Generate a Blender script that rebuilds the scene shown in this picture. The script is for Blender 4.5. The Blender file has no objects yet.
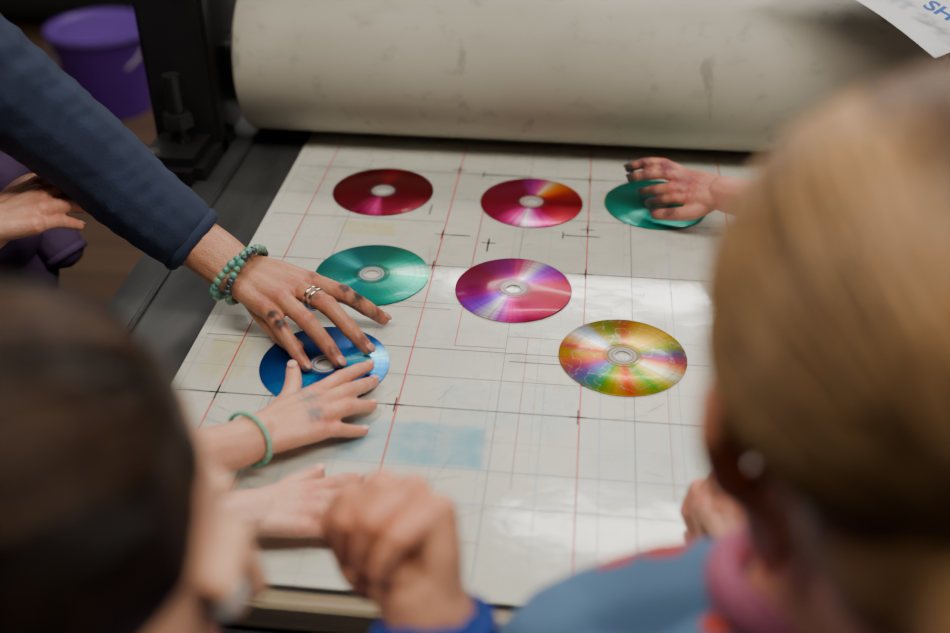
import bpy, bmesh, math, random
import numpy as np
from mathutils import Vector, Matrix, Euler
random.seed(4); rng=np.random.default_rng(4)
Z0=0.80
def W(p): return Vector((p[0]/1000,p[1]/1000,Z0+p[2]/1000))
COL=bpy.context.scene.collection
def link(o,parent=None):
    COL.objects.link(o)
    if parent is not None: o.parent=parent
    return o
def empty(name,loc=(0,0,0)):
    e=bpy.data.objects.new(name,None); e.empty_display_size=.05; e.location=loc
    COL.objects.link(e); bpy.context.view_layer.update(); return e
def mesh_obj(name,V,F,mat=None,parent=None,smooth=False):
    me=bpy.data.meshes.new(name); me.from_pydata([tuple(v) for v in V],[],[tuple(f) for f in F]); me.update()
    if smooth: me.polygons.foreach_set('use_smooth',[True]*len(me.polygons))
    if mat: me.materials.append(mat)
    return link(bpy.data.objects.new(name,me),parent)
# ---------------- materials ----------------
def nmat(name):
    m=bpy.data.materials.new(name); m.use_nodes=True
    nt=m.node_tree; return m,nt,nt.nodes['Principled BSDF']
def ND(nt,t,**k):
    n=nt.nodes.new(t)
    for a,b in k.items(): setattr(n,a,b)
    return n
def setin(nt,sock,v):
    if hasattr(v,'is_linked') or isinstance(v,bpy.types.NodeSocket): nt.links.new(v,sock)
    else: sock.default_value=v
def mth(nt,op,a,b=None,c=None,clamp=False):
    n=ND(nt,'ShaderNodeMath',operation=op,use_clamp=clamp); setin(nt,n.inputs[0],a)
    if b is not None: setin(nt,n.inputs[1],b)
    if c is not None: setin(nt,n.inputs[2],c)
    return n.outputs[0]
def mixc(nt,f,a,b,mode='MIX'):
    n=ND(nt,'ShaderNodeMix',data_type='RGBA',blend_type=mode); setin(nt,n.inputs[0],f)
    for s,v in ((n.inputs[6],a),(n.inputs[7],b)):
        setin(nt,s,(*v,1) if isinstance(v,tuple) and len(v)==3 else v)
    return n.outputs[2]
def noise(nt,scale,detail=3,co='Object',stretch=None,rough=.5):
    tc=ND(nt,'ShaderNodeTexCoord'); v=tc.outputs[co]
    if stretch:
        mp=ND(nt,'ShaderNodeMapping'); mp.inputs['Scale'].default_value=stretch; nt.links.new(v,mp.inputs[0]); v=mp.outputs[0]
    n=ND(nt,'ShaderNodeTexNoise'); n.inputs['Scale'].default_value=scale; n.inputs['Detail'].default_value=detail; n.inputs['Roughness'].default_value=rough
    nt.links.new(v,n.inputs['Vector']); return n.outputs[0]
def remap(nt,v,a,b,c=0,d=1):
    n=ND(nt,'ShaderNodeMapRange'); setin(nt,n.inputs[0],v)
    for i,x in enumerate((a,b,c,d)): n.inputs[i+1].default_value=x
    return n.outputs[0]
def bump(nt,p,h,strength=.3,dist=.002):
    b=ND(nt,'ShaderNodeBump'); b.inputs['Strength'].default_value=strength; b.inputs['Distance'].default_value=dist
    nt.links.new(h,b.inputs['Height']); nt.links.new(b.outputs[0],p.inputs['Normal'])
def simple(name,c1,c2=None,scale=20,rough=.5,metal=0,bs=0,bscale=None,stretch=None,coat=0,bd=.002):
    m,nt,p=nmat(name)
    if c2 is None: c2=tuple(x*.8 for x in c1)
    n=noise(nt,scale,4,stretch=stretch)
    nt.links.new(mixc(nt,remap(nt,n,.3,.7),c1,c2),p.inputs['Base Color'])
    p.inputs['Roughness'].default_value=rough; p.inputs['Metallic'].default_value=metal; p.inputs['Coat Weight'].default_value=coat
    if bs: bump(nt,p,noise(nt,bscale or scale*4,4,stretch=stretch),bs,bd)
    return m
def skin_mat(name,dark):
    m,nt,p=nmat(name)
    at=ND(nt,'ShaderNodeAttribute',attribute_type='GEOMETRY',attribute_name='Col')
    n=noise(nt,55,4)
    c=mixc(nt,remap(nt,n,.35,.7,0,.35),at.outputs['Color'],mixc(nt,1.0,at.outputs['Color'],dark,'MULTIPLY'))
    nt.links.new(c,p.inputs['Base Color'])
    p.inputs['Roughness'].default_value=.46; p.inputs['Subsurface Weight'].default_value=.08
    p.inputs['Subsurface Scale'].default_value=.004; p.inputs['Subsurface Radius'].default_value=(1,.35,.2)
    tc=ND(nt,'ShaderNodeTexCoord'); v=ND(nt,'ShaderNodeTexVoronoi'); v.inputs['Scale'].default_value=520; nt.links.new(tc.outputs['Object'],v.inputs['Vector'])
    h=mth(nt,'ADD',mth(nt,'MULTIPLY',v.outputs[0],.4),noise(nt,140,4)); bump(nt,p,h,.5,.0014)
    return m
M_skinA=skin_mat('skin_adult',(.70,.55,.48))
M_skinC=skin_mat('skin_child',(.85,.66,.60))
M_nailA=simple('nail_adult',(.55,.27,.21),(.40,.17,.13),60,.22)
M_nailC=simple('nail_child',(.78,.44,.36),(.7,.38,.32),60,.3)
M_ink=simple('nail_inky',(.03,.015,.02),(.09,.03,.05),60,.35)
def cloth(name,c,c2=None,sc=14):
    return simple(name,c,c2 or tuple(x*.72 for x in c),sc,.85,0,.45,sc*18,bd=.0015)
M_navy=cloth('navy_fleece',(.017,.030,.078),(.010,.019,.052),30)
M_purple=cloth('purple_fleece',(.08,.04,.12))
M_denim=cloth('denim',(.04,.06,.12)); M_black=simple('shoe_leather',(.02,.02,.02),rough=.5)
M_blue2=cloth('royal_blue_knit',(.012,.05,.30)); M_red=cloth('red_cotton',(.3,.04,.04)); M_grey=cloth('grey_cotton',(.2,.2,.22))
m,nt,p=nmat('blue_patterned_cotton'); M_floral=m
tc=ND(nt,'ShaderNodeTexCoord'); v=ND(nt,'ShaderNodeTexVoronoi'); v.inputs['Scale'].default_value=19; nt.links.new(tc.outputs['Object'],v.inputs['Vector'])
d=mth(nt,'ADD',v.outputs['Distance'],mth(nt,'MULTIPLY',noise(nt,60,2),.25))
c=mixc(nt,mth(nt,'LESS_THAN',d,.42),mixc(nt,noise(nt,8,3),(.09,.19,.37),(.14,.26,.44)),(.60,.07,.06))
c=mixc(nt,mth(nt,'LESS_THAN',d,.27),c,(.75,.45,.12))
nt.links.new(c,p.inputs['Base Color']); p.inputs['Roughness'].default_value=.85; bump(nt,p,noise(nt,300,3),.3,.001)
M_pink=cloth('pink_rib',(.55,.16,.28))

# ---------------- blob modelling ----------------
bm=bmesh.new(); bmesh.ops.create_icosphere(bm,subdivisions=2,radius=1); bm.verts.ensure_lookup_table()
IV=np.array([v.co[:] for v in bm.verts]); IF=np.array([[v.index for v in f.verts] for f in bm.faces]); bm.free()
def cat(P,R,n=6):
    P=[np.array(p,float) for p in P]; out=[];
    for i in range(len(P)-1):
        p0=P[max(i-1,0)];p1=P[i];p2=P[i+1];p3=P[min(i+2,len(P)-1)]
        for k in range(n):
            t=k/n; q=.5*((2*p1)+(p2-p0)*t+(2*p0-5*p1+4*p2-p3)*t*t+(3*p1-p0-3*p2+p3)*t**3)
            lin=p1*(1-t)+p2*t
            out.append((.6*q+.4*lin, R[i]*(1-t)+R[i+1]*t))
    out.append((P[-1],R[-1])); return out
class Blob:
    def __init__(s): s.b=[]
    def ball(s,c,r,rot=None):
        r=np.array([r]*3 if np.isscalar(r) else r,float); s.b.append((np.array(c,float),r,rot))
    def chain(s,P,R,n=6,flat=None,rot=None):
        for c,r in cat(P,R,n):
            s.ball(c, r if flat is None else (r*flat[0],r*flat[1],r*flat[2]),rot)
    def obj(s,name,voxel,smooth,mat,parent=None,unit='mm',xf=None):
        V=[];F=[];o=0
        for c,r,rot in s.b:
            v=IV*r
            if rot is not None: v=v@np.array(rot).T
            V.append(v+c); F.append(IF+o); o+=len(IV)
        V=np.concatenate(V);F=np.concatenate(F)
        if unit=='mm': V=V/1000; V[:,2]+=Z0
        if xf is not None:
            Mx=np.array(xf); V=V@Mx[:3,:3].T+Mx[:3,3]
        me=bpy.data.meshes.new(name+'_src'); me.from_pydata(V.tolist(),[],F.tolist()); ob=bpy.data.objects.new(name+'_src',me); COL.objects.link(ob)
        m=ob.modifiers.new('r','REMESH'); m.mode='VOXEL'; m.voxel_size=voxel
        m=ob.modifiers.new('s','SMOOTH'); m.iterations=smooth; m.factor=.5
        dg=bpy.context.evaluated_depsgraph_get(); ev=ob.evaluated_get(dg); nm=bpy.data.meshes.new_from_object(ev); nm.name=name
        bpy.data.objects.remove(ob); bpy.data.meshes.remove(me)
        nm.polygons.foreach_set('use_smooth',[True]*len(nm.polygons)); nm.materials.clear(); nm.materials.append(mat)
        return link(bpy.data.objects.new(name,nm),parent)
def paint(ob,base,spots):
    me=ob.data; n=len(me.vertices); co=np.empty(n*3,dtype=np.float32); me.vertices.foreach_get('co',co); co=co.reshape(n,3).astype(float)
    c=np.tile(np.array(base,float),(n,1))
    for pos,r,colr,k in spots:
        d=np.linalg.norm(co-np.array(pos),axis=1)
        wob=1+.25*np.sin(co[:,0]*900+co[:,1]*700)+.2*np.sin(co[:,1]*1300-co[:,2]*1100)
        w=k*np.clip(1.6*np.exp(-(d/r)**2*wob)-.15,0,1)
        c=c*(1-w[:,None])+np.array(colr)*w[:,None]
    a=me.color_attributes.new(name='Col',type='FLOAT_COLOR',domain='POINT')
    a.data.foreach_set('color',np.hstack([c,np.ones((n,1))]).astype(np.float32).ravel())
def U(p): return (p[0]/1000,p[1]/1000,Z0+p[2]/1000)
def hand(name,parent,wrist,fore,fingers,thumb,s,base,red,mat,nail,fore_r,ink=[],upv=(0,0,1),tendon=0):
    B=Blob(); w=np.array(wrist,float); mc=[np.array(f[0],float) for f in fingers]
    lat=mc[0]-mc[3]; lat/=np.linalg.norm(lat)
    offs=[17,6,-5,-16]; ws=[w+lat*o*s*.85 for o in offs]
    for i in range(4):
        B.chain([ws[i],ws[i]*.5+mc[i]*.5+np.array((0,0,1.5*s)),mc[i]],[12.5*s,12.3*s,10.3*s],7)
        B.ball(mc[i]+np.array((0,0,1.2*s)),10.2*s)
        if tendon:
            up=np.array(upv,float); B.chain([ws[i]*.7+mc[i]*.3+up*9.8*s,ws[i]*.2+mc[i]*.8+up*8.6*s,mc[i]+up*6*s],[3.4*s,3.2*s,4*s],9)
        if i<3:
            e=(mc[i]+mc[i+1])/2; st=(ws[i]+ws[i+1])/2; e=st+(e-st)*.93
            B.chain([st,e],[12.5*s,9.3*s],8)
    rr=[10.3,8.8,7.8,6.6]
    for i,f in enumerate(fingers):
        k=s*(1,1.03,.98,.86)[i]
        P=[np.array(q,float) for q in f]
        B.chain(P,[r*k for r in rr],7)
        B.ball(P[1],9.6*k);B.ball(P[2],8.3*k)
    t=[np.array(q,float) for q in thumb]
    B.chain([w*.75+t[0]*.25,t[0],t[1],t[2],t[3]],[13*s,13.5*s,11*s,9.4*s,7.8*s],7)
    B.chain([t[0],(t[1]*.5+mc[0]*.5)*.6+t[0]*.4],[12*s,9*s],4)
    fp=[w]+[np.array(q,float) for q in fore]
    ax=lat*5.5*s
    for sgn in (-1,1): B.chain([p+ax*sgn*(1 if j<2 else .5) for j,p in enumerate(fp)],[r*.9 for r in fore_r],10)
    B.chain(fp,fore_r,10)
    ob=B.obj(name,.0016,4,mat,parent)
    spots=[]
    for i,f in enumerate(fingers):
        for q,r,k in ((f[0],.012*s,.6),(f[1],.010*s,.7),(f[2],.008*s,.5),(f[3],.011*s,.7)):
            spots.append(((q[0]/1000,q[1]/1000,Z0+(q[2]+5)/1000),r,red,k))
    spots.append((U(thumb[3]),.012*s,red,.7));spots.append((U(thumb[2]),.010*s,red,.5))
    for q,r,cc,k in ink: spots.append((U(q),r/1000,cc,k))
    paint(ob,base,spots)
    NB=[];
    for i,f in enumerate(list(fingers)+[thumb]):
        d=np.array(f[3],float)-np.array(f[2],float); d/=np.linalg.norm(d); up=np.array(upv,float); n=up-d*np.dot(up,d); n/=np.linalg.norm(n); l=np.cross(n,d)
        kk=s*(1,1,1,.85,1.2)[i]
        c=np.array(f[3],float)+n*5.1*kk+d*1.2*kk
        R=np.stack([l,d,n],axis=1); v=(IV*np.array([4.8,6.0,1.9])*kk)@R.T+c
        v=v/1000; v[:,2]+=Z0; NB.append(v)
    V=np.concatenate(NB); F=np.concatenate([IF+j*len(IV) for j in range(5)])
    mesh_obj(name+'_nails',V.tolist(),F.tolist(),nail,ob,True)
    return ob
def torus_obj(name,c,axis,R,r,mat,parent,flat=1.0,up=(0,0,1),seg=48,rs=10):
    a=np.array(axis,float);a/=np.linalg.norm(a);u=np.array(up,float);u-=a*np.dot(u,a);u/=np.linalg.norm(u);l=np.cross(a,u)
    V=[];F=[]
    for i in range(seg):
        t=2*math.pi*i/seg; e=l*math.cos(t)*R+u*math.sin(t)*R*flat; en=e/np.linalg.norm(e)
        for j in range(rs):
            q=2*math.pi*j/rs; V.append((np.array(c)+e+en*r*math.cos(q)+a*r*1.4*math.sin(q)).tolist())
    for i in range(seg):
        for j in range(rs): F.append((i*rs+j,((i+1)%seg)*rs+j,((i+1)%seg)*rs+(j+1)%rs,i*rs+(j+1)%rs))
    return mesh_obj(name,V,F,mat,parent,True)
def beads(name,c,axis,R,r,mats,parent,n,flat=.8,up=(0,0,1)):
    a=np.array(axis,float);a/=np.linalg.norm(a);u=np.array(up,float);u-=a*np.dot(u,a);u/=np.linalg.norm(u);l=np.cross(a,u)
    V=[];F=[]
    for i in range(n):
        t=2*math.pi*i/n; V+=(IV*r*(1+.12*math.sin(i*2.3))+np.array(c)+l*math.cos(t)*R+u*math.sin(t)*R*flat).tolist(); F+=(IF+i*len(IV)).tolist()
    ob=mesh_obj(name,V,F,mats[0],parent,True)
    for m in mats[1:]: ob.data.materials.append(m)
    idx=np.repeat([ (i*7//3)%len(mats) for i in range(n)],len(IF)); ob.data.polygons.foreach_set('material_index',idx.astype(np.int32)); return ob
def sleeve(name,parent,P,R,mat,vox=.003,folds=0):
    B=Blob(); 
    for i,(c,r) in enumerate(cat(P,R,14)):
        B.ball(c,r*(1+folds*math.sin(i*1.9)*math.sin(i*.7)))
    ob=B.obj(name,vox,3,mat,parent)
    d=np.array(P[1],float)-np.array(P[0],float); d/=np.linalg.norm(d)
    c=np.array(P[0],float)-d*R[0]*.40
    torus_obj(name+'_cuff',U(c),d,R[0]*.84/1000,R[0]*.13/1000,mat,ob)
    return ob
# ---------------- primitives ----------------
def box(name,x0,x1,y0,y1,z0,z1,mat,parent=None,bev=.004):
    bm=bmesh.new(); bmesh.ops.create_cube(bm,size=1)
    for v in bm.verts: v.co=((x0+x1)/2+v.co.x*(x1-x0),(y0+y1)/2+v.co.y*(y1-y0),(z0+z1)/2+v.co.z*(z1-z0))
    if bev: bmesh.ops.bevel(bm,geom=bm.edges[:],offset=bev,segments=2,affect='EDGES')
    me=bpy.data.meshes.new(name); bm.to_mesh(me); bm.free(); me.materials.append(mat)
    return link(bpy.data.objects.new(name,me),parent)
def lathe(name,prof,mat,parent=None,seg=64,loc=(0,0,0),rot=None,smooth=True,close=False):
    V=[];F=[];n=len(prof)
    for i in range(seg):
        t=2*math.pi*i/seg
        for r,z in prof: V.append((r*math.cos(t),r*math.sin(t),z))
    for i in range(seg):
        for j in range(n if close else n-1): F.append((i*n+j,((i+1)%seg)*n+j,((i+1)%seg)*n+(j+1)%n,i*n+(j+1)%n))
    ob=mesh_obj(name,V,F,mat,parent,smooth); ob.location=loc
    if rot: ob.rotation_euler=rot
    m=ob.modifiers.new('e','EDGE_SPLIT'); m.split_angle=math.radians(35)
    return ob
def tube(name,pts,r,mat,parent=None):
    cu=bpy.data.curves.new(name,'CURVE'); cu.dimensions='3D'; cu.bevel_depth=r; cu.bevel_resolution=4; cu.use_fill_caps=True
    s=cu.splines.new('POLY'); s.points.add(len(pts)-1)
    for i,q in enumerate(pts): s.points[i].co=(*q,1)
    cu.materials.append(mat); return link(bpy.data.objects.new(name,cu),parent)

# ---------------- room ----------------
M_wall=simple('dark_plaster',(.04,.038,.037),(.028,.027,.026),3,.8)
M_floor,nt,p=nmat('floor_boards')
tc=ND(nt,'ShaderNodeTexCoord'); br=ND(nt,'ShaderNodeTexBrick'); br.inputs['Scale'].default_value=1.0; br.inputs['Brick Width'].default_value=1.6; br.inputs['Row Height'].default_value=.14; br.inputs['Mortar Size'].default_value=.004
br.inputs['Color1'].default_value=(.13,.075,.045,1);br.inputs['Color2'].default_value=(.095,.052,.032,1);br.inputs['Mortar'].default_value=(.02,.012,.01,1)
nt.links.new(tc.outputs['Object'],br.inputs['Vector'])
nt.links.new(mixc(nt,remap(nt,noise(nt,4,4,stretch=(1,8,1)),.3,.7,0,.5),br.outputs[0],(.07,.04,.028)),p.inputs['Base Color']); p.inputs['Roughness'].default_value=.55
M_ceil=simple('ceiling_paint',(.40,.38,.35),rough=.9,scale=3)
box('floor',-3,3,-2,5,-.05,0,M_floor,bev=0); box('ceiling',-3,3,-2,5,2.9,2.95,M_ceil,bev=0)
box('wall_back',-3,3,5,5.05,0,2.9,M_wall,bev=0); box('wall_front',-3,3,-2.05,-2,0,2.9,M_wall,bev=0)
box('wall_left',-3.05,-3,-2,5,0,2.9,M_wall,bev=0); box('wall_right',3,3.05,-2,5,0,2.9,M_wall,bev=0)
M_trim=simple('trim_paint',(.1,.09,.08),rough=.5); box('baseboard_back',-3,3,4.98,5,0,.12,M_trim,bev=0)

# ---------------- printing press ----------------
press=empty('printing_press',(0,1.2,0))
def pp(o): o.matrix_parent_inverse=Matrix.Translation((0,-1.2,0)); return o
M_iron=simple('cast_iron_black',(.012,.012,.014),(.022,.022,.024),14,.36,.3,.3,60)
M_steel=simple('worn_steel',(.17,.175,.18),(.07,.075,.08),18,.36,.75,.2,90,stretch=(1,.3,1))
M_wood=simple('edge_wood',(.36,.30,.19),(.20,.15,.09),30,.6,0,.2,60,stretch=(.2,2,2))
M_paint=simple('press_grey_paint',(.10,.11,.12),(.07,.075,.08),8,.45)
pp(box('bed_plate',-.462,.442,.503,2.1,Z0-.035,Z0-.002,M_steel,press,.003))
pp(box('bed_rail_left',-.462,-.425,.52,2.1,Z0-.002,Z0+.006,M_steel,press,.002))
pp(box('bed_rail_right',.405,.442,.52,2.1,Z0-.002,Z0+.006,M_steel,press,.002))
pp(box('front_wood_strip',-.455,.435,.488,.503,Z0-.03,Z0-.004,M_wood,press,.002))
pp(box('front_steel_rail',-.47,.45,.482,.503,Z0-.075,Z0-.036,M_steel,press,.004))
pp(box('body',-.40,.38,.56,2.05,.12,Z0-.035,M_paint,press,.01))
pp(box('body_door',-.33,.31,.548,.562,.2,Z0-.12,M_paint,press,.006))
for i,(x,y) in enumerate(((-.34,.62),(.32,.62),(-.34,1.98),(.32,1.98))): pp(box('foot_%d'%(i+1),x-.06,x+.06,y-.06,y+.06,0,.13,M_iron,press,.008))
M_roll,nt,p=nmat('cylinder_blanket')
n1=noise(nt,5,5); n2=noise(nt,40,5)
c=mixc(nt,remap(nt,n1,.35,.7),(.455,.435,.36),(.35,.335,.27))
c=mixc(nt,remap(nt,n2,.60,.75,0,.55),c,(.25,.24,.20))
n3=noise(nt,9,6,stretch=(1,3,3)); c=mixc(nt,remap(nt,n3,.66,.72,0,.5),c,(.16,.16,.13))
n4=noise(nt,14,6,stretch=(3,1,1)); c=mixc(nt,remap(nt,n4,.60,.70,0,.3),c,(.26,.25,.20))
nt.links.new(c,p.inputs['Base Color']); p.inputs['Roughness'].default_value=.62; bump(nt,p,n2,.12,.001)
RY=1.285; R=.098
prof=[(0,-.418),(.03,-.418),(.031,-.415),(.088,-.415),(.094,-.4165),(R,-.413),(R,.413),(.094,.4165),(.088,.415),(.031,.415),(.03,.418),(0,.418)]
cyl=pp(lathe('impression_cylinder',prof,M_roll,press,96,(-.012,RY,Z0+R+.003),(0,math.pi/2,0)))
pp(lathe('cylinder_shaft',[(0,-.56),(.024,-.56),(.024,.56),(0,.56)],M_steel,press,32,(-.012,RY,Z0+R+.003),(0,math.pi/2,0)))
for sx,nm in ((-1,'left'),(1,'right')):
    cx=-.012+sx*.478
    a,b=sorted((cx-.030*1,cx+.030))
    pp(box('side_frame_'+nm,a,b,1.19,1.42,Z0-.25,Z0+.50,M_iron,press,.012))
    pp(box('side_frame_flange_'+nm,a-.012,b+.012,1.17,1.20,Z0-.02,Z0+.45,M_iron,press,.006))
    pp(box('carriage_foot_'+nm,a-.015,b+.012,1.09,1.24,Z0-.03,Z0+.035,M_iron,press,.012))
    pp(box('carriage_skirt_'+nm,cx+sx*.012-.03,cx+sx*.012+.03,1.10,1.45,Z0-.20,Z0-.02,M_iron,press,.01))
    pp(lathe('bearing_cap_'+nm,[(0,-.02),(.045,-.02),(.05,-.012),(.05,.012),(.045,.02),(0,.02)],M_iron,press,40,(cx+sx*.04,RY,Z0+R),(0,math.pi/2,0)))
    pp(lathe('guide_wheel_'+nm,[(0,-.011),(.020,-.011),(.026,-.007),(.026,.007),(.020,.011),(0,.011)],M_steel,press,32,(cx-sx*.002,1.085,Z0-.005),(0,math.pi/2,0)))
    pp(tube('adjuster_'+nm,[(cx,1.15,Z0+.03),(cx,1.15,Z0+.12)],.010,M_iron,press))
    pp(lathe('adjuster_nut_'+nm,[(0,.018),(.017,.018),(.019,.014),(.019,0),(0,0)],M_iron,press,6,(cx,1.15,Z0+.055)))
    for k in range(3): pp(lathe('bolt_%s_%d'%(nm,k),[(0,.008),(.009,.007),(.0105,.004),(.0105,0)],M_steel,press,6,(cx-.02+.02*(k%2),1.105+.045*k,Z0+.035)))
pp(tube('throw_lever',[(-.60,1.46,Z0+.46),(-.585,1.40,Z0+.26),(-.555,1.36,Z0+.10),(-.52,1.34,Z0+.02)],.014,M_iron,press))
pp(box('lever_bracket',-.60,-.50,1.33,1.40,Z0-.02,Z0+.10,M_iron,press,.012))
pp(box('cross_beam',-.50,.48,1.44,1.52,Z0+.19,Z0+.30,M_iron,press,.01))
pp(box('rear_tray',-.44,.42,1.40,1.9,Z0+.02,Z0+.06,M_paint,press,.005))

# ---------------- layout sheet ----------------
SX0,SX1,SY0,SY1=-.357,.352,.505,1.95
m,nt,p=nmat('acetate_covered_sheet'); M_sheet=m
tc=ND(nt,'ShaderNodeTexCoord'); sp=ND(nt,'ShaderNodeSeparateXYZ'); nt.links.new(tc.outputs['Object'],sp.inputs[0]); X,Y=sp.outputs[0],sp.outputs[1]
n1=noise(nt,3.5,5); n2=noise(nt,28,6)
c=mixc(nt,remap(nt,n1,.35,.65),(.64,.645,.575),(.53,.54,.475))
c=mixc(nt,remap(nt,n2,.56,.8,0,.5),c,(.36,.37,.33))
c=mixc(nt,remap(nt,noise(nt,60,6,stretch=(1,.15,1)),.62,.75,0,.35),c,(.38,.38,.34))
def boxmask(cx,cy,hx,hy,rough=.25,sc=50,soft=.25):
    a=mth(nt,'DIVIDE',mth(nt,'ABSOLUTE',mth(nt,'SUBTRACT',X,cx)),hx); b=mth(nt,'DIVIDE',mth(nt,'ABSOLUTE',mth(nt,'SUBTRACT',Y,cy)),hy)
    d=mth(nt,'MAXIMUM',a,b); d=mth(nt,'ADD',d,mth(nt,'MULTIPLY',mth(nt,'SUBTRACT',noise(nt,sc,4),.5),rough))
    return remap(nt,d,1+soft*.5,1-soft*.5)
def stain(c,cx,cy,hx,hy,colr,k,**kw):
    t=mth(nt,'MULTIPLY',boxmask(cx,cy,hx,hy,**kw),mth(nt,'MULTIPLY',remap(nt,noise(nt,35,5),.3,.65,.35,1),k)); return mixc(nt,t,c,colr)
c=stain(c,-.130,.668,.062,.026,(.18,.43,.53),.85,rough=.45)
c=stain(c,-.092,.668,.026,.024,(.11,.36,.49),.6,rough=.3)
c=stain(c,-.205,.672,.03,.02,(.20,.26,.27),.75,rough=.9)
c=stain(c,-.232,1.022,.030,.014,(.55,.49,.10),.6,rough=.6)
c=stain(c,-.05,.72,.06,.03,(.36,.56,.60),.4,rough=1.0)
c=stain(c,.06,.66,.05,.05,(.36,.56,.64),.3,rough=1.2)
c=stain(c,-.318,.77,.02,.03,(.55,.49,.13),.5,rough=.8)
c=stain(c,.02,1.03,.10,.10,(.38,.39,.34),.5,rough=1.0,sc=12)
c=stain(c,-.20,1.13,.12,.05,(.36,.37,.33),.4,rough=1.0,sc=12)
def grid(v,step,w):
    f=mth(nt,'ABSOLUTE',mth(nt,'SUBTRACT',mth(nt,'FRACT',mth(nt,'DIVIDE',v,step)),.5)); return mth(nt,'GREATER_THAN',f,.5-w/step)
g=mth(nt,'MAXIMUM',grid(mth(nt,'ADD',X,.148),.04,.0004),grid(mth(nt,'ADD',Y,-.716),.04,.0004))
g=mth(nt,'MULTIPLY',g,remap(nt,noise(nt,6,2),.4,.6,.12,.55))
c=mixc(nt,g,c,(.22,.28,.34))
nt.links.new(c,p.inputs['Base Color']); nt.links.new(remap(nt,n2,.3,.75,.24,.42),p.inputs['Roughness'])
p.inputs['Coat Weight'].default_value=.95; p.inputs['Coat Roughness'].default_value=.10
ridge=mth(nt,'MULTIPLY',mth(nt,'COMPARE',mth(nt,'ADD',Y,mth(nt,'MULTIPLY',noise(nt,4,2),.02)),.832,.002),.35)
bh=mth(nt,'ADD',mth(nt,'ADD',noise(nt,6,2),mth(nt,'MULTIPLY',noise(nt,30,3),.18)),ridge); b=ND(nt,'ShaderNodeBump'); b.inputs['Strength'].default_value=.36; b.inputs['Distance'].default_value=.005
nt.links.new(bh,b.inputs['Height']); nt.links.new(b.outputs[0],p.inputs['Normal']); nt.links.new(b.outputs[0],p.inputs['Coat Normal'])
sheet=empty('ruled_layout_sheet'); 
box('sheet',SX0,SX1,SY0,SY1,Z0-.0018,Z0,M_sheet,sheet,0)
def lines(name,L,col_,rough=.3):
    V=[];F=[]
    for x0,y0,x1,y1,w in L:
        d=Vector((x1-x0,y1-y0)); n=Vector((-d.y,d.x)).normalized()*w/2; o=len(V)
        for (x,y) in ((x0+n.x,y0+n.y),(x0-n.x,y0-n.y),(x1-n.x,y1-n.y),(x1+n.x,y1+n.y)): V.append((x/1000,y/1000,Z0+.0003))
        F.append((o,o+1,o+2,o+3))
    return mesh_obj(name,V,F,simple(name+'_ink',col_,tuple(q*1.25 for q in col_),300,rough),sheet)
lines('red_rules',[(-312,530,-312,1250,1.4),(-148,520,-148,1250,1.5),(12.5,520,12.5,1250,1.4),(-109,810,-109,1130,1.0),(170,520,170,1250,1.3)],(.52,.06,.07))
lines('dark_rules',[(-350,716,340,716,1.3),(-350,1168,340,1168,1.3),(-350,803,340,803,.9),(-350,951,340,951,1.0),(-350,1045,-150,1045,.9),(-50,1064,340,1064,.9),(-262,530,-262,1200,.7),(-60,520,-60,1250,.6),(60,530,60,1240,.8),(-200,760,60,760,.6),(-350,880,-20,880,.6)],(.10,.12,.15))
cr=[]
for (x,y) in ((-149,1177),(-150,716),(11,716),(12,1045),(-149,1017),(12,1168),(-312,716),(-96,1004),(-150,951),(12,951),(12,803),(-60,951)):
    cr+= [(x-8,y,x+8,y,1.7),(x,y-10,x,y+10,1.6)]
cr+=[(-118,1168,-60,1168,2.4),(-118,1160,-118,1176,1.7),(-20,1168,30,1168,2.0),(-140,1017,-118,1017,2.0),(-15,1030,26,1030,1.8),(-15,1022,-15,1038,1.6),(-55,790,-5,790,1.0),(60,1140,120,1140,1.8),(-96,985,-96,1010,1.8),(-170,1060,-170,1085,1.5),(-20,1060,-20,1080,1.5)]
lines('register_marks',cr,(.012,.012,.015))
lines('pencil_boxes',[(-60,830,60,830,.8),(-40,620,-40,830,.8),(90,620,90,830,.8),(-250,870,-120,870,.8),(-220,560,-60,560,.8),(-109,810,-60,810,1.0),(-109,1130,-60,1130,.9)],(.36,.16,.13))
lines('blue_rules',[(-350,640,300,640,.8),(-350,600,300,600,.8),(-230,540,-230,800,.7),(-20,540,-20,760,.8),(30,540,30,830,.7),(100,540,100,1100,.8),(-350,1100,300,1100,.6)],(.26,.38,.47))
sc=[]
for i in range(150):
    x=random.uniform(-330,180);y=random.uniform(540,1150);a=random.uniform(0,3.14);l=random.uniform(5,35); sc.append((x,y,x+l*math.cos(a),y+l*math.sin(a),random.uniform(.3,.7)))
lines('scratches',sc,(.24,.24,.22),.3)

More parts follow.
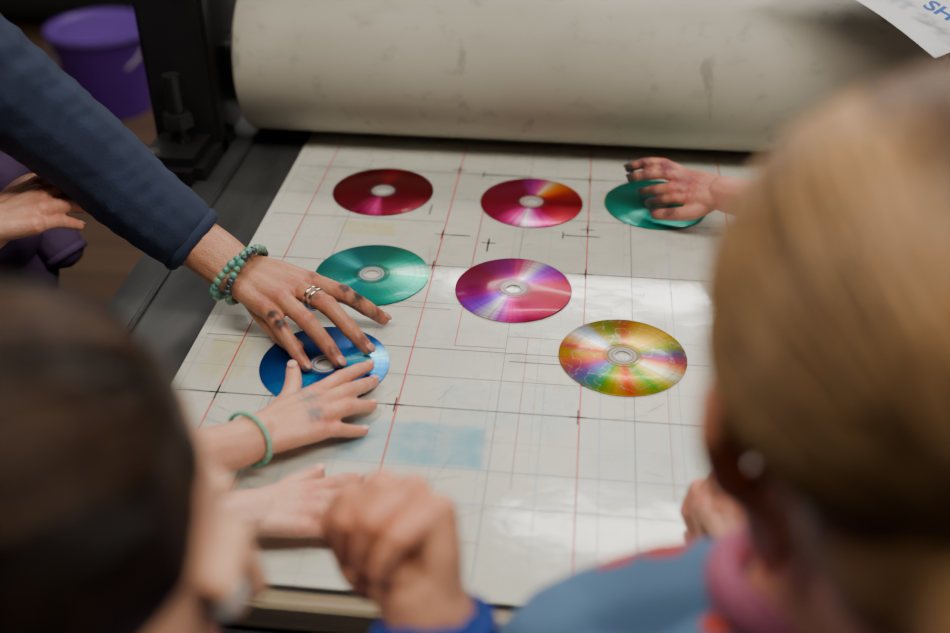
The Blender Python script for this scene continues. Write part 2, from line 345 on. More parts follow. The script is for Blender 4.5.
# ---------------- compact discs ----------------
def cd_mat(name,stops,rimcol,crack=0):  # stops paint diffraction wedges and white glints into the base colour by angle
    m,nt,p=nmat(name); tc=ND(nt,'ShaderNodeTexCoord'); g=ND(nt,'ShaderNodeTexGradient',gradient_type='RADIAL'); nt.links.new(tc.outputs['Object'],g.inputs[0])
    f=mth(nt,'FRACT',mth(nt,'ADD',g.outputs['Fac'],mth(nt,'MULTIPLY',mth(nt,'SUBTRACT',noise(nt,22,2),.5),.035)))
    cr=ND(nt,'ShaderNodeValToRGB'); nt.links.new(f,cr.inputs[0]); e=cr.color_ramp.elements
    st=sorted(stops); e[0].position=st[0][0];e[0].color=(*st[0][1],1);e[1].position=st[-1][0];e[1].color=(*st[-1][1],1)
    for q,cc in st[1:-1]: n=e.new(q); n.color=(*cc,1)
    ln=ND(nt,'ShaderNodeVectorMath',operation='LENGTH'); nt.links.new(tc.outputs['Object'],ln.inputs[0]); r=ln.outputs['Value']
    c=cr.outputs[0]
    sp1=ND(nt,'ShaderNodeTexNoise',noise_dimensions='1D'); nt.links.new(g.outputs['Fac'],sp1.inputs['W']); sp1.inputs['Scale'].default_value=70; sp1.inputs['Detail'].default_value=3
    c=mixc(nt,remap(nt,sp1.outputs[0],.48,.78,0,.45),c,rimcol)
    rn=ND(nt,'ShaderNodeTexNoise',noise_dimensions='1D'); nt.links.new(r,rn.inputs['W']); rn.inputs['Scale'].default_value=300; rn.inputs['Detail'].default_value=2
    c=mixc(nt,remap(nt,rn.outputs[0],.45,.75,0,.22),c,rimcol)
    c=mixc(nt,remap(nt,r,.052,.060,0,.4),c,rimcol)
    if crack:
        n=noise(nt,45,4); c=mixc(nt,mth(nt,'MULTIPLY',mth(nt,'COMPARE',n,.5,.008),.55),c,(.5,.42,.35))
    c=mixc(nt,mth(nt,'MULTIPLY',mth(nt,'LESS_THAN',r,.0195),.55),c,tuple(x*.5+.02 for x in rimcol))
    c=mixc(nt,mth(nt,'LESS_THAN',r,.0150),c,tuple(x*.5+.05 for x in rimcol)); c=mixc(nt,mth(nt,'LESS_THAN',r,.0130),c,tuple(x*.3+.30 for x in rimcol)); c=mixc(nt,mth(nt,'LESS_THAN',r,.0108),c,tuple(x*.4+.13 for x in rimcol))
    c=mixc(nt,mth(nt,'LESS_THAN',r,.0094),c,(.42,.40,.40))
    nt.links.new(c,p.inputs['Base Color']); mm=mth(nt,'MULTIPLY',mth(nt,'GREATER_THAN',r,.0150),.55); nt.links.new(mm,p.inputs['Metallic'])
    p.inputs['Roughness'].default_value=.30; p.inputs['Anisotropic'].default_value=.6; p.inputs['Specular IOR Level'].default_value=.15
    tg=ND(nt,'ShaderNodeTangent',direction_type='RADIAL',axis='Z'); nt.links.new(tg.outputs[0],p.inputs['Tangent'])
    p.inputs['Coat Weight'].default_value=.12; p.inputs['Coat Roughness'].default_value=.06
    return m
D=(.10,.0,.006)
S1=[(0,(.13,.0,.01)),(.15,(.13,.001,.012)),(.20,(.35,.005,.08)),(.25,(.75,.04,.30)),(.28,(.25,.003,.03)),(.5,(.11,.0,.006)),(.68,(.13,.001,.006)),(.74,(.30,.005,.02)),(.8,(.11,.0,.006)),(1,(.13,.0,.01))]  # angle ramps: disc tint plus painted diffraction wedges
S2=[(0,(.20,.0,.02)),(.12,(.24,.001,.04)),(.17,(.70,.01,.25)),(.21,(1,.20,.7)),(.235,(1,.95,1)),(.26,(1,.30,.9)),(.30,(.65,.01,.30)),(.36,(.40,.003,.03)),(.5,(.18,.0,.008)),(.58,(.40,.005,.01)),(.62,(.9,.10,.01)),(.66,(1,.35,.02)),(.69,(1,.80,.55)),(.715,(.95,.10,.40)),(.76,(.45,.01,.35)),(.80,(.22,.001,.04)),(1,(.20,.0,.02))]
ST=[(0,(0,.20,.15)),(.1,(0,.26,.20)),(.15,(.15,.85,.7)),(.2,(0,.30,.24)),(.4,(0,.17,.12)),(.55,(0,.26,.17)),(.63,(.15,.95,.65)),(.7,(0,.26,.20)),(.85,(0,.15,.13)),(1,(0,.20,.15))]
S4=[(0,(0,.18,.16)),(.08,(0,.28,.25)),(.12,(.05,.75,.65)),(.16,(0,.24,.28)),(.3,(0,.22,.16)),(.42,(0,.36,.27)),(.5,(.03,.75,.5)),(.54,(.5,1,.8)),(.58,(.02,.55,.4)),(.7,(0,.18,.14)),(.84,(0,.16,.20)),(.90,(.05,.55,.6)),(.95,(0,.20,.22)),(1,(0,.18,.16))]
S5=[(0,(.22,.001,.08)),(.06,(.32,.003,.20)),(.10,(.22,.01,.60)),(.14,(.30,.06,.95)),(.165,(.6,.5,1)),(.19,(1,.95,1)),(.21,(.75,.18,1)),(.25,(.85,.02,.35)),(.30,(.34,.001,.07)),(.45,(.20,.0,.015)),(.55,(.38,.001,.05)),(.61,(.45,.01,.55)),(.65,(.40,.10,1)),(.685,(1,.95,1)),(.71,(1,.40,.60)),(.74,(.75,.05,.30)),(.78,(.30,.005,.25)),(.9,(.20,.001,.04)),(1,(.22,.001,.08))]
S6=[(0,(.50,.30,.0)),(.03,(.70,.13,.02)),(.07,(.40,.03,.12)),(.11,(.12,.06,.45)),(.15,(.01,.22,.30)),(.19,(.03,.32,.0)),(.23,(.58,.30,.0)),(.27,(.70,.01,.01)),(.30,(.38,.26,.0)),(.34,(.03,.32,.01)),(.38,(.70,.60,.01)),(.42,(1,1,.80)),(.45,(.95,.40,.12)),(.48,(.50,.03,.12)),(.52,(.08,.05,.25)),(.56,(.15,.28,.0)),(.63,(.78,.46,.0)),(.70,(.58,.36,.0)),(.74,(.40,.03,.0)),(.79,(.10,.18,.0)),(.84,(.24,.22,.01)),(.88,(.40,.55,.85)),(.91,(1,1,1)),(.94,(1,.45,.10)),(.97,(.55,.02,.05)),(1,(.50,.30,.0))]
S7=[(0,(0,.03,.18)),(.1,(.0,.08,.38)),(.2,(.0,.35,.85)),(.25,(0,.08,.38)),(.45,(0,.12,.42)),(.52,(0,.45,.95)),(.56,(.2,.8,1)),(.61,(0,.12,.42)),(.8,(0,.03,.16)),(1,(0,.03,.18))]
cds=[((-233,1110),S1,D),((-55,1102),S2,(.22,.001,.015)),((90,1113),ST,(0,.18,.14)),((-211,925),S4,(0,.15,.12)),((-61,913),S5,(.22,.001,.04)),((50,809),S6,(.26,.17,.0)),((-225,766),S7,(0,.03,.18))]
cprof=[(.0075,0),(.0075,.0012),(.0168,.0012),(.0170,.00145),(.0176,.00145),(.0178,.0012),(.0595,.0012),(.060,.0009),(.060,.0002),(.0597,0)]
names=['compact_disc']+['compact_disc.%03d'%i for i in range(1,7)]
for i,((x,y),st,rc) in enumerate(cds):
    cd=lathe(names[i],cprof,cd_mat('disc_foil_painted_glints_%d'%i,st,rc,crack=(i==5)),None,128,(x/1000,y/1000,Z0+.0006),(0,0,0),close=True)

# ---------------- hands ----------------
baseA=(.52,.245,.15); redA=(.46,.13,.085); baseC=(.70,.36,.245); redC=(.68,.23,.155)
dark=(.012,.008,.012)
adult=empty('reaching_adult',(-.78,.70,0))
PI=lambda e:e.matrix_world.inverted()
def setp(root):
    for o in list(root.children): o.matrix_parent_inverse=PI(root)
A=[[(-253.5,847,38),(-219,829,39),(-197,830,23),(-182,834,9)],[(-261,825,43),(-228,802.5,43),(-205,791,25),(-188,784,9)],[(-271,806,43),(-241,777,41),(-222,769,21),(-210,761,9)],[(-285.5,801,36),(-265,773,34),(-249,760,18),(-238,751,9)]]
At=[(-309,829,32),(-290,808,20),(-269,789,12),(-254,777,9)]
inkA=[((-205,828,36),7,dark,.95),((-216,827,47),6,dark,.85),((-188,830,18),6,(.06,.02,.02),.7),((-192,784,18),5,(.07,.03,.03),.7),((-265,771,42),7,dark,.95),((-275,783,42),6,dark,.9),((-240,756,22),5,dark,.6),((-214,762,20),5,(.06,.02,.03),.6),((-238,803,51),4,(.08,.03,.03),.6),((-250,845,48),4,(.1,.03,.03),.5)]
hand('hand',adult,(-327,840,50),[(-352,852,62),(-395,866,84)],A,At,1.0,baseA,redA,M_skinA,M_nailA,[22,24,27],inkA,tendon=1)
sleeve('sweater_sleeve',adult,[(-387,864,79),(-425,864,114),(-456,863,150),(-515,842,228),(-560,825,290),(-640,790,400),(-700,760,480)],[38,41,44,48,50,55,62],M_navy,folds=.035)
M_turq=simple('turquoise_stone',(.05,.27,.22),(.14,.32,.25),120,.3,coat=.5); M_onyx=simple('onyx_stone',(.02,.03,.04),(.05,.08,.09),120,.2,coat=.6); M_jade=simple('jade_stone',(.20,.36,.24),(.11,.24,.17),120,.3,coat=.5)
M_silver=simple('silver',(.75,.73,.70),rough=.2,metal=1)
beads('turquoise_bracelet',U((-323,838,50)),(-25,11,13),.0335,.0042,[M_turq,M_jade,M_turq],adult,27,.80)
beads('dark_bracelet',U((-314,836,49)),(-30,8,8),.0335,.0038,[M_onyx,M_turq,M_onyx,M_jade],adult,28,.76)
fd=np.array((-228,802.5,43.))-np.array((-261,825,43.))
for t in (.50,.66): torus_obj('silver_ring_%d'%(t*100),U(np.array((-261,825,43.))+fd*t),fd,.0102,.0013,M_silver,adult)
kidC=empty('child_touching_disc',(-.49,.41,0))
C=[[(-211,691,28),(-197,718,24),(-188,742,15),(-181,757,9)],[(-202,676,30),(-187,695,28),(-179,719,16),(-173,735,9)],[(-199,661,28),(-185,678,24),(-175.5,693,14),(-168,703,8)],[(-201,649,22),(-188,657,18),(-179,664,11),(-169,670,7)]]
Ct=[(-240,657,26),(-234.7,685,25),(-238,710,23),(-243,727,23)]
inkC=[((-213,672,42),9,(.10,.17,.18),.65),((-205,655,36),7,(.06,.14,.17),.7),((-224,680,42),6,(.15,.15,.12),.6),((-176,733,14),5,(.05,.12,.2),.7),((-195,690,38),5,(.6,.5,.1),.5),((-243,724,30),5,dark,.5)]
hand('hand',kidC,(-246,632,28),[(-262,606,36),(-290,560,62),(-335,505,105)],C,Ct,.84,baseC,redC,M_skinC,M_nailC,[18,18.5,22,27],inkC)
M_band=simple('green_beaded_band',(.12,.42,.30),(.25,.55,.40),200,.5)
beads('bracelet',U((-252,624,30)),(-16,-26,8),.0245,.0021,[M_band],kidC,48,.86)
girlD=empty('dark_haired_girl',(-.207,.27,0))
Dh=[[(-191,578,24),(-179,589,20),(-170,604,12),(-161,611,8)],[(-185,565,26),(-169,574,22),(-161,583,12),(-152,585,8)],[(-184,554,24),(-168,559,20),(-159,564,12),(-153,564,8)],[(-187,543,20),(-173,545,15),(-164,545,10),(-157,544,8)]]
Dt=[(-216,567,22),(-208,587,18),(-201,601,13),(-194,612,10)]
hand('left_hand',girlD,(-222,550,25),[(-247,533,32),(-295,490,65),(-330,430,100)],Dh,Dt,.80,(.74,.42,.31),redC,M_skinC,M_nailC,[17,18,21,25])
Fh=[[(-110,404,190),(-122,403,173),(-117,403,154),(-104,399,156)],[(-93,398,206),(-108,387,193),(-109,384,170),(-95,387,163)],[(-75,388,214),(-91,371,210),(-96,366,186),(-86,375,171)],[(-60,376,213),(-76,357,214),(-84,350,197),(-77,361,177)]]
Ft=[(-83,380,160),(-99,387,147),(-111,397,145),(-118,408,144)]
hand('right_hand',girlD,(-68,358,176),[(-58,345,158),(-45,330,90)],Fh,Ft,1.05,(.72,.36,.225),(.68,.25,.15),M_skinC,M_nailC,[23,22,22],upv=(-.6,-.3,.7))
sleeve('right_sleeve',girlD,[(-56,341,150),(-47,330,112),(-38,315,45),(-55,297,70),(-85,275,125)],[34,34,35,36,40],M_blue2)
sleeve('left_sleeve',girlD,[(-318,455,92),(-335,400,110),(-338,330,120),(-325,270,130)],[28,31,34,38],M_blue2)
girlB=empty('fair_haired_girl',(.136,.305,0))
Rh=[[(98,562,68),(93,557,53),(100,553,37),(108,547,37)],[(109,560,81),(100,549,66),(105,542,47),(116,543,38)],[(121,554,88),(111,538,76),(113,531,56),(123,535,43)],[(132,545,90),(122,526,82),(121,520,66),(130,524,53)]]
Rt=[(124,544,47),(115,550,31),(105,551,25),(98,557,26)]
hand('left_hand',girlB,(129,508,72),[(128,480,62),(90,450,40),(40,400,10)],Rh,Rt,.90,(.74,.40,.30),redC,M_skinC,M_nailC,[17,18,20,24],upv=(-.3,-.5,.7))
kidT=empty('child_with_inky_hand',(.64,.80,0))
T=[[(123,1088,50),(93.5,1101,58),(73,1107,56),(55,1116,44)],[(125.5,1071,50),(98,1087,54),(75,1094,48),(58,1104,38)],[(124,1062,46),(101.5,1070,44),(85,1085,34),(72,1096,24)],[(123,1056,40),(106,1062,37),(93,1073,28),(83,1081,19)]]
Tt=[(142,1049,40),(125,1044,30),(106,1052,22),(87,1064,14)]
inkT=[]
for f in T:
    inkT+=[((f[3]),12,(.015,.04,.03),.9),((f[2]),9,(.04,.015,.03),.75)]
inkT+=[((95,1090,60),9,(.14,.02,.06),.75),((115,1070,55),12,(.2,.03,.07),.5),((100,1050,28),9,(.06,.02,.03),.7),((140,1060,55),10,(.35,.1,.1),.4),((87,1064,14),9,(.02,.04,.03),.7)]
hand('inky_hand',kidT,(157,1049,52),[(195,1000,70),(287,906,120),(340,870,150)],T,Tt,.82,(.60,.26,.19),(.46,.10,.08),M_skinC,M_ink,[19,20,25,29],inkT)
off=np.array((338,8,146))
T2=[[tuple(np.array(q)+off) for q in f] for f in T]; Tt2=[tuple(np.array(q)+off+np.array((0,0,12))) for q in Tt]
hand('paper_holding_hand',kidT,(495,1057,198),[(520,1010,190),(560,940,180)],T2,Tt2,.82,baseC,redC,M_skinC,M_nailC,[19,21,26])
sleeve('left_sleeve',kidT,[(530,985,186),(570,925,180),(620,880,200),(640,860,240)],[30,33,36,40],M_red)
sleeve('right_sleeve',kidT,[(330,876,145),(370,850,160),(480,790,210),(560,770,240)],[34,36,38,42],M_red)
kidP=empty('child_in_purple',(-.67,.96,0))
L=[[(-514,853,125),(-507,877,123),(-500,892,113),(-491,893,105)],[(-496,830,128),(-486,850,124),(-480,865,112),(-474,869,104)],[(-490,812,122),(-479,832,118),(-472,847,108),(-465,855,101)],[(-492,796,115),(-482,814,110),(-474,824,103),(-468,829,98)]]
Lt=[(-534,830,118),(-532,853,121),(-529,870,120),(-525,883,115)]
hand('hand',kidP,(-537,797,112),[(-560,785,112),(-600,770,105)],L,Lt,.90,(.72,.38,.27),redC,M_skinC,M_nailC,[23,24,26])
sleeve('sleeve_right',kidP,[(-585,775,108),(-615,768,95),(-650,770,70),(-665,830,110),(-668,880,140)],[27,30,34,38,44],M_purple)
sleeve('sleeve_left',kidP,[(-600,1010,-40),(-650,1030,30),(-668,1040,130)],[28,33,44],M_purple)

# ---------------- bodies ----------------
def body(root,cx,cy,yaw,sh_h,hw,shirt,pants,depth=.075):
    Rz=Matrix.Rotation(yaw,3,'Z'); S=Z0+sh_h/1000; hip=S*.60
    def T_(x,y,z): v=Rz@Vector((x,y,0)); return (cx+v.x,cy+v.y,z)
    Rn=np.array(Rz)
    B=Blob()
    for z,w,d in ((S-.005,hw*.62,depth*.62),(S-.04,hw*.82,depth*.85),(S-.10,hw*.82,depth),(S-.17,hw*.78,depth*1.0),(S-.24,hw*.74,depth),(hip+.06,hw*.75,depth),(hip,hw*.78,depth*1.05),(hip-.04,hw*.74,depth)):
        B.ball(T_(0,0,z),(w,d,.055),Rn)
    for s in (-1,1): B.chain([T_(0,0,S-.01),T_(s*(hw-.045),0,S-.030)],[.035,.043],6)
    B.obj('top',.006,6,shirt,root,unit='m')
    B=Blob(); B.ball(T_(0,0,hip-.02),(hw*.72,depth*.98,.07),Rn)
    for s in (-1,1): B.chain([T_(s*hw*.38,0,hip-.04),T_(s*hw*.42,.005,hip*.52),T_(s*hw*.42,-.01,.09)],[depth*.92,.052,.040],10)
    B.obj('trousers',.006,5,pants,root,unit='m')
    for s in (-1,1):
        B=Blob(); B.chain([T_(s*hw*.42,-.03,.04),T_(s*hw*.44,.05,.036),T_(s*hw*.46,.12,.03)],[.038,.036,.03],6); B.obj('shoe_%s'%('left' if s<0 else 'right'),.004,3,M_black,root,unit='m')
# ---------------- heads ----------------
M_eye=simple('eye_white',(.8,.8,.78),rough=.2); M_iris=simple('iris',(.05,.10,.12),rough=.1)
def hair_mat(name,a,b,spec=.35):
    m,nt,p=nmat(name); n=noise(nt,60,4,stretch=(1,.6,.6))
    nt.links.new(mixc(nt,remap(nt,n,.35,.68),a,b),p.inputs['Base Color'])
    p.inputs['Roughness'].default_value=.42; p.inputs['Specular IOR Level'].default_value=spec; return m
def head(root,ctr,yaw,pitch,roll,cc,redc,hm,style,count=900,scale=1.0,wide=1.0,neck=True,tail=True,front=.022):
    Mx=Matrix.Translation(W(ctr))@Matrix.Rotation(yaw,4,'Z')@Matrix.Rotation(roll,4,'Y')@Matrix.Rotation(-pitch,4,'X')@Matrix.Scale(scale,4)
    B=Blob(); 
    B.ball((0,-.012,.025),(.072,.088,.082)); B.ball((0,.03,-.01),(.060,.052,.068)); B.ball((0,.040,-.055),(.046,.040,.045)); B.ball((0,.052,-.088),(.026,.026,.022))
    B.ball((0,-.005,-.02),(.070,.060,.045))
    for s in (-1,1):
        B.ball((s*.036,.052,-.032),(.024,.024,.024)); B.chain([(s*.058,.0,-.045),(s*.045,.035,-.080),(s*.012,.055,-.095)],[.014,.014,.013],6)
        B.chain([(s*.014,.080,.020),(s*.045,.067,.020)],[.006,.006],5)
        B.chain([(s*.070,.004,-.046),(s*.077,-.006,-.038),(s*.085,-.016,-.018),(s*.085,-.010,-.002),(s*.076,.004,-.004)],[.0060,.0068,.0065,.006,.005],6)
        B.ball((s*.075,-.003,-.024),(.006,.012,.020))
    B.chain([(0,.080,.008),(0,.090,-.010),(0,.096,-.024)],[.006,.0075,.009],6)
    for s in (-1,1): B.ball((s*.009,.086,-.027),.0065)
    B.ball((0,.078,-.052),(.020,.008,.005)); B.ball((0,.077,-.061),(.017,.009,.006))
    if neck: B.chain([(0,-.02,-.03),(0,-.03,-.08),(0,-.035,-.125)],[.052,.044,.046],8)
    else: B.chain([(0,-.02,-.03),(0,-.022,-.065)],[.052,.044],6)
    hd=B.obj('head',.0028,4,M_skinC,root,unit='m',xf=Mx)
    spots=[(tuple(Mx@Vector((s*.082,-.006,-.018))),.028,redc,.75) for s in (-1,1)]+[(tuple(Mx@Vector((s*.04,.07,-.03))),.025,redc,.5) for s in (-1,1)]+[(tuple(Mx@Vector((0,.085,-.057))),.015,(.5,.13,.11),.8)]
    paint(hd,cc,spots)
    v=np.array(Mx)[:3,:3]
    for s in (-1,1):
        e=(IV*.0118)@v.T+np.array(Mx@Vector((s*.029,.070,.002))); mesh_obj('eye',e.tolist(),IF.tolist(),M_eye,hd,True)
        e=(IV*np.array((.0055,.003,.0055)))@v.T+np.array(Mx@Vector((s*.029,.0808,.002))); mesh_obj('iris',e.tolist(),IF.tolist(),M_iris,hd,True)
    H=Blob(); H.ball((0,-.020,.030),(.079*wide,.092,.088)); H.ball((0,-.045,-.015),(.064,.062,.066)); H.ball((0,front,.060),(.066,.050,.048))
    for s in (-1,1): H.ball((s*.056*wide,-.024,.020),(.026,.045,.038))
    if style=='tied':
        if tail: H.chain([(0,-.095,-.035),(0,-.115,-.075),(.01,-.110,-.13),(.015,-.10,-.18)],[.030,.026,.022,.012],8)
        else: H.chain([(0,-.085,-.03),(0,-.100,-.055),(0,-.092,-.080)],[.034,.030,.022],6)
    else:
        for s in (-1,1): H.chain([(s*.066,-.01,.03),(s*.078,-.02,-.03),(s*.08,-.03,-.09),(s*.075,-.04,-.15)],[.024,.024,.026,.022],8)
        H.chain([(0,-.07,.0),(0,-.08,-.08),(0,-.085,-.16)],[.055,.055,.045],8); 
        for s in (-1,1): H.chain([(s*.04,-.06,.0),(s*.045,-.07,-.08),(s*.045,-.075,-.16)],[.045,.045,.035],8)
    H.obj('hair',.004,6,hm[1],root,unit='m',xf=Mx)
    cus=[]
    for k in range(3):
        cu=bpy.data.curves.new('hair_strands_%d'%k,'CURVE'); cu.dimensions='3D'; cu.bevel_depth=.0007; cu.bevel_resolution=0; cu.materials.append(hm[k]); cus.append(cu)
    ecc=Vector((0,-.020,.030)); er=Vector((.080*wide,.093,.089))
    def surf(d,k=1.0): return Vector((ecc.x+d.x*er.x*k,ecc.y+d.y*er.y*k,ecc.z+d.z*er.z*k))
    i=0
    while i<count:
        pts=[]; j=Vector((random.gauss(0,.03),random.gauss(0,.03),random.gauss(0,.03)))
        if style=='tied':
            st=Vector((random.gauss(0,1),random.gauss(0,1),random.gauss(0,1))).normalized()
            if st.z<-.35 or (st.y>.35 and st.z<.42) or st.y>(.85 if front>.015 else .6) or (st.y>-.1 and st.z<-.10): continue
            en=Vector((0,-.90,-.50)).normalized()
            phi=math.atan2(st.x,st.z+.3)
            k0=1.0+.014*math.sin(7*phi)+.006*math.sin(17*phi)+random.uniform(0,.010)
            u1=random.uniform(.45,1.0)
            for q in range(11):
                u=u1*q/10; d=st.slerp(en,u); d=(d+j*math.sin(u*2.2)).normalized(); pts.append(surf(d,k0+.006*math.sin(u*7+i)))
            key=math.sin(5*phi+.3)*.75+math.sin(13*phi+1.7)*.65+random.gauss(0,.18)
        else:
            s=random.choice((-1,1)); y0=random.uniform(-1,.75); st=Vector((.03*s,y0,math.sqrt(max(.02,1-y0*y0)))).normalized()
            az=math.atan2(y0*1.0-.25,s*.75)+random.uniform(-.15,.15); en=Vector((math.cos(az),min(math.sin(az),.15),-.15)).normalized()
            for q in range(10):
                d=st.slerp(en,q/9); d=(d+j*math.sin(q/3)).normalized(); pts.append(surf(d,1.0+random.uniform(0,.01)))
            e=pts[-1]; L_=random.uniform(.08,.15)
            for q in range(1,4): pts.append(e+Vector((e.x*.02*q,-.006*q+random.gauss(0,.002),-L_*q/3)))
            key=random.gauss(0,.6)
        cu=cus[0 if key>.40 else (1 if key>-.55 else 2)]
        spn=cu.splines.new('POLY'); spn.points.add(len(pts)-1)
        for n_,q in enumerate(pts): w=Mx@q; spn.points[n_].co=(w.x,w.y,w.z,1); spn.points[n_].radius=random.uniform(.8,1.4)*(1 if n_<len(pts)-2 else .6)
        i+=1
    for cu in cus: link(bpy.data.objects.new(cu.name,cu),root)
    return hd
H_blond=[hair_mat('blond_hair_light',(.80,.53,.27),(.68,.43,.21),.3),hair_mat('blond_hair_mid',(.43,.245,.11),(.34,.19,.085),.3),hair_mat('blond_hair_dark',(.11,.058,.028),(.085,.042,.02),.3)]  # strand tones from light to dark, streaks of the hair's own colour
H_dark=[hair_mat('dark_hair_light',(.055,.028,.016),(.04,.02,.011),.18),hair_mat('dark_hair_mid',(.020,.011,.007),(.014,.008,.005),.18),hair_mat('dark_hair_deep',(.009,.006,.004),(.007,.004,.003),.18)]
H_mid=[hair_mat('brown_hair_light',(.2,.1,.05),(.15,.08,.04)),hair_mat('brown_hair_mid',(.10,.05,.025),(.08,.04,.02)),hair_mat('brown_hair_dark',(.05,.025,.012),(.04,.02,.01))]
rad=math.radians
ccC=(.78,.42,.29); rC=(.84,.30,.17)
body(girlB,.130,.300,0,200,.150,M_floral,M_denim)
Bs=Blob(); Bs.chain([(20,332,168),(-4,350,110),(18,390,45)],[44,40,34],10); Bs.obj('left_sleeve',.004,5,M_floral,girlB)
Bs=Blob(); Bs.chain([(240,320,160),(275,360,80),(265,420,50),(225,470,50)],[42,38,32,28],10); Bs.obj('right_sleeve',.004,5,M_floral,girlB)
Bs=Blob(); Bs.chain([(22,335,168),(60,342,188),(110,338,202),(175,330,196),(225,325,175)],[43,40,40,40,40],8); Bs.obj('yoke',.004,6,M_floral,girlB)
torus_obj('collar',U((122,322,243)),(0,.25,1),.050,.008,M_pink,girlB,.85,(0,1,0))
Bs=Blob(); Bs.chain([(120,320,200),(126,312,250),(137,300,305)],[46,44,46],8); nk=Bs.obj('neck',.003,4,M_skinC,girlB); paint(nk,ccC,[])
head(girlB,(137,315,356),rad(0),rad(20),rad(0),ccC,rC,H_blond,'tied',8000,1.0,1.12,neck=False,tail=False)
body(girlD,-.200,.235,0,130,.140,M_blue2,M_denim)
head(girlD,(-214,272,272),rad(-60),rad(16),rad(0),(.74,.42,.28),(.76,.30,.18),H_dark,'tied',4500,1.03,front=.008)
body(kidC,-.54,.40,rad(-50),140,.125,M_grey,M_denim,.07)
sleeve('left_sleeve',kidC,[(-322,520,98),(-360,490,112),(-410,462,120),(-465,450,118)],[29,32,34,38],M_grey)
head(kidC,(-530,405,262),rad(-50),rad(15),0,ccC,rC,H_mid,'tied')
body(kidP,-.68,.975,rad(-90),165,.125,M_purple,M_denim,.08)
head(kidP,(-700,985,320),rad(-90),rad(10),0,ccC,rC,H_mid,'long')
body(kidT,.66,.80,rad(80),270,.14,M_red,M_denim)
head(kidT,(655,805,425),rad(70),rad(15),0,ccC,rC,H_mid,'tied')
body(adult,-.80,.70,rad(-80),560,.19,M_navy,M_black,.10)
head(adult,(-775,700,720),rad(-80),rad(25),0,ccC,rC,H_dark,'long')
for r in (adult,kidC,girlD,girlB,kidT,kidP): setp(r)

# ---------------- paper sheet held at right ----------------
V=[];F=[];n=16
c00=np.array((205,1215,248));c10=np.array((352,1085,200));c11=np.array((580,1290,235));c01=np.array((440,1420,285))
for i in range(n+1):
    for j in range(n+1):
        u=i/n;v=j/n; q=c00*(1-u)*(1-v)+c10*u*(1-v)+c11*u*v+c01*(1-u)*v; q=q+np.array((0,0,12*math.sin(u*3.14)-6*math.sin(v*5))); V.append(U(q))
for i in range(n):
    for j in range(n): F.append((i*(n+1)+j,(i+1)*(n+1)+j,(i+1)*(n+1)+j+1,i*(n+1)+j+1))
paper=empty('printed_paper_sheet',(.43,1.26,Z0+.23))
po=mesh_obj('sheet',V,F,simple('white_paper',(.70,.73,.78),(.64,.67,.73),10,.6),paper,True)
tf=bpy.data.curves.new('blue_lettering','FONT'); tf.body='PRINT SHOP'; tf.size=.028; tf.offset=.0006; tf.extrude=.0003; tf.materials.append(simple('blue_print_ink',(.02,.10,.45)))
to=bpy.data.objects.new('blue_lettering',tf); COL.objects.link(to); to.parent=paper
ex=Vector((147,-130,-48)).normalized(); ey=Vector((228,205,35)).normalized(); ez=ex.cross(ey).normalized(); ey=ez.cross(ex).normalized()
Mt=Matrix((( ex.x,ey.x,ez.x),(ex.y,ey.y,ez.y),(ex.z,ey.z,ez.z))).to_4x4(); Mt.translation=W((280,1190,257))
setp(paper); to.matrix_parent_inverse=paper.matrix_world.inverted(); to.matrix_basis=Mt

# ---------------- background things ----------------
M_pb=simple('purple_plastic',(.09,.02,.27),(.07,.012,.22),5,.35); M_pb2=simple('lilac_plastic',(.16,.07,.40),rough=.35,scale=5)
bk=empty('purple_bucket',(-1.52,3.08,0)); 
lathe('pail',[(0,0),(.115,0),(.12,.004),(.148,.25),(.156,.252),(.156,.262),(.145,.262),(.118,.012),(0,.010)],M_pb,bk,56)
lathe('lid',[(0,.268),(.13,.268),(.140,.276),(.160,.276),(.163,.262),(.158,.256)],M_pb2,bk,56)
tube('handle',[(.158*math.cos(a),-.158*math.sin(a)*.55-.02,.25-.11*math.sin(a)) for a in [math.pi*i/20 for i in range(21)]],.005,simple('handle_plastic',(.5,.45,.6)),bk)
gc=empty('green_bucket',(-1.22,3.55,0)); lathe('pail',[(0,0),(.11,0),(.14,.26),(.15,.262),(.15,.27),(.135,.27),(.11,.012),(0,.01)],simple('green_plastic',(.01,.22,.11),rough=.4),gc,48)
tube('handle',[(.148*math.cos(a),-.15*math.sin(a)*.4,.26+.13*math.sin(a)) for a in [math.pi*i/20 for i in range(21)]],.004,M_steel,gc)
M_cab=simple('cabinet_steel',(.03,.03,.034),rough=.5,scale=6)
cb=empty('plan_chest',(-2.1,4.1,0)); 
box('carcass',-.6,.45,-.35,.35,.05,1.05,M_cab,cb,.006)
for i in range(5): box('drawer_%d'%i,-.57,.42,-.37,-.35,.09+i*.19,.26+i*.19,M_cab,cb,.004); tube('pull_%d'%i,[(-.15,-.372,.18+i*.19),(-.15,-.395,.18+i*.19),(.0,-.395,.18+i*.19),(.0,-.372,.18+i*.19)],.006,M_steel,cb)
tb=empty('work_table',(1.0,4.0,0)); box('top',-.9,.9,-.4,.4,.78,.82,M_cab,tb,.006)
for sx in(-1,1):
    for sy in (-1,1): box('leg_%d%d'%(sx,sy),sx*.8-.03,sx*.8+.03,sy*.33-.03,sy*.33+.03,0,.78,M_cab,tb,.004)

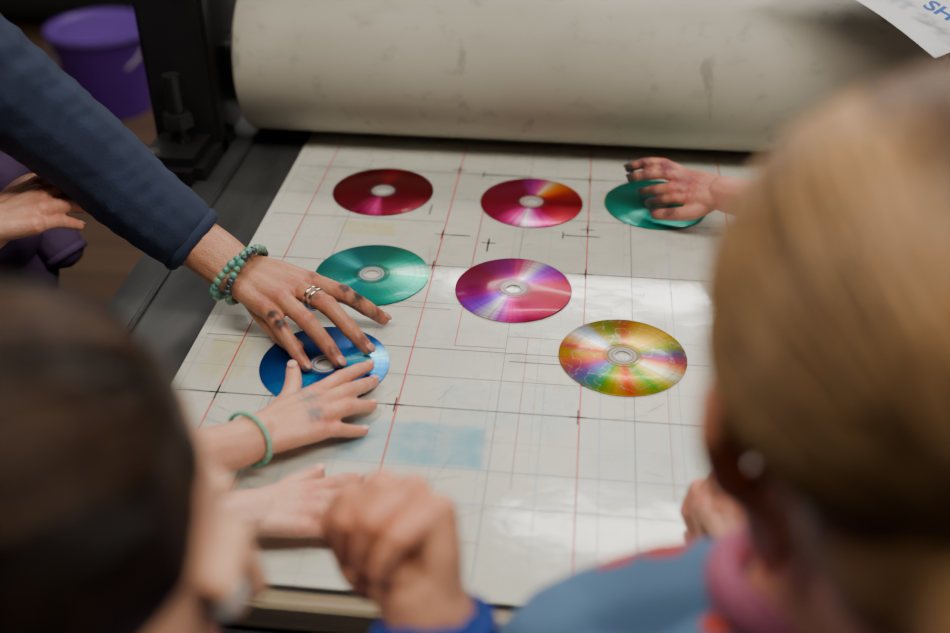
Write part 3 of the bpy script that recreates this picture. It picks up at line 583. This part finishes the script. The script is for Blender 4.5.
# ---------------- lights ----------------
M_em,nt,p=nmat('lamp_diffuser'); p.inputs['Emission Color'].default_value=(1,.95,.86,1); p.inputs['Emission Strength'].default_value=3; p.inputs['Base Color'].default_value=(.9,.9,.9,1)
M_lc=simple('lamp_case',(.6,.6,.6))
def lamp(nm,x,y,sx,sy,power,col_=(1,.92,.80)):
    e=empty(nm,(x,y,2.82)); box('case',-sx/2-.02,sx/2+.02,-sy/2-.02,sy/2+.02,-.03,.08,M_lc,e,.005); box('diffuser',-sx/2,sx/2,-sy/2,sy/2,-.045,-.03,M_em,e,.003)
    l=bpy.data.lights.new(nm+'_light','AREA'); l.shape='RECTANGLE'; l.size=sx; l.size_y=sy; l.energy=power; l.color=col_
    o=bpy.data.objects.new('light',l); o.location=(0,0,-.06); link(o,e); return o
lamp('ceiling_lamp',.35,2.5,1.0,.12,15,(1,.96,.90)); 
o=lamp('ceiling_lamp.001',.4,4.0,2.0,.3,74,(1,.96,.90)); o.rotation_euler=(rad(-30),0,0)
lamp('added_fill_left',-.9,.6,1.4,.4,22); lamp('added_fill_right',.9,.3,1.4,.4,36); lamp('ceiling_lamp.004',-1.8,3.6,1.0,.2,3)  # front left and right lamps are unseen fill, added to brighten the foreground
wd=bpy.data.worlds.new('room_ambient'); bpy.context.scene.world=wd; wd.use_nodes=True; wd.node_tree.nodes['Background'].inputs[0].default_value=(.5,.5,.5,1); wd.node_tree.nodes['Background'].inputs[1].default_value=.1
# ---------------- camera ----------------
cam=bpy.data.cameras.new('camera'); co=bpy.data.objects.new('camera',cam); COL.objects.link(co); co.location=(0,0,Z0+.595)
a=rad(34.5); y=rad(6.3); d=Vector((-math.sin(y)*math.cos(a),math.cos(y)*math.cos(a),-math.sin(a))); co.rotation_euler=d.to_track_quat('-Z','Y').to_euler()
cam.lens=40.17; cam.sensor_width=36; cam.clip_start=.02; cam.dof.use_dof=True; cam.dof.focus_distance=1.03; cam.dof.aperture_fstop=2.6
bpy.context.scene.camera=co
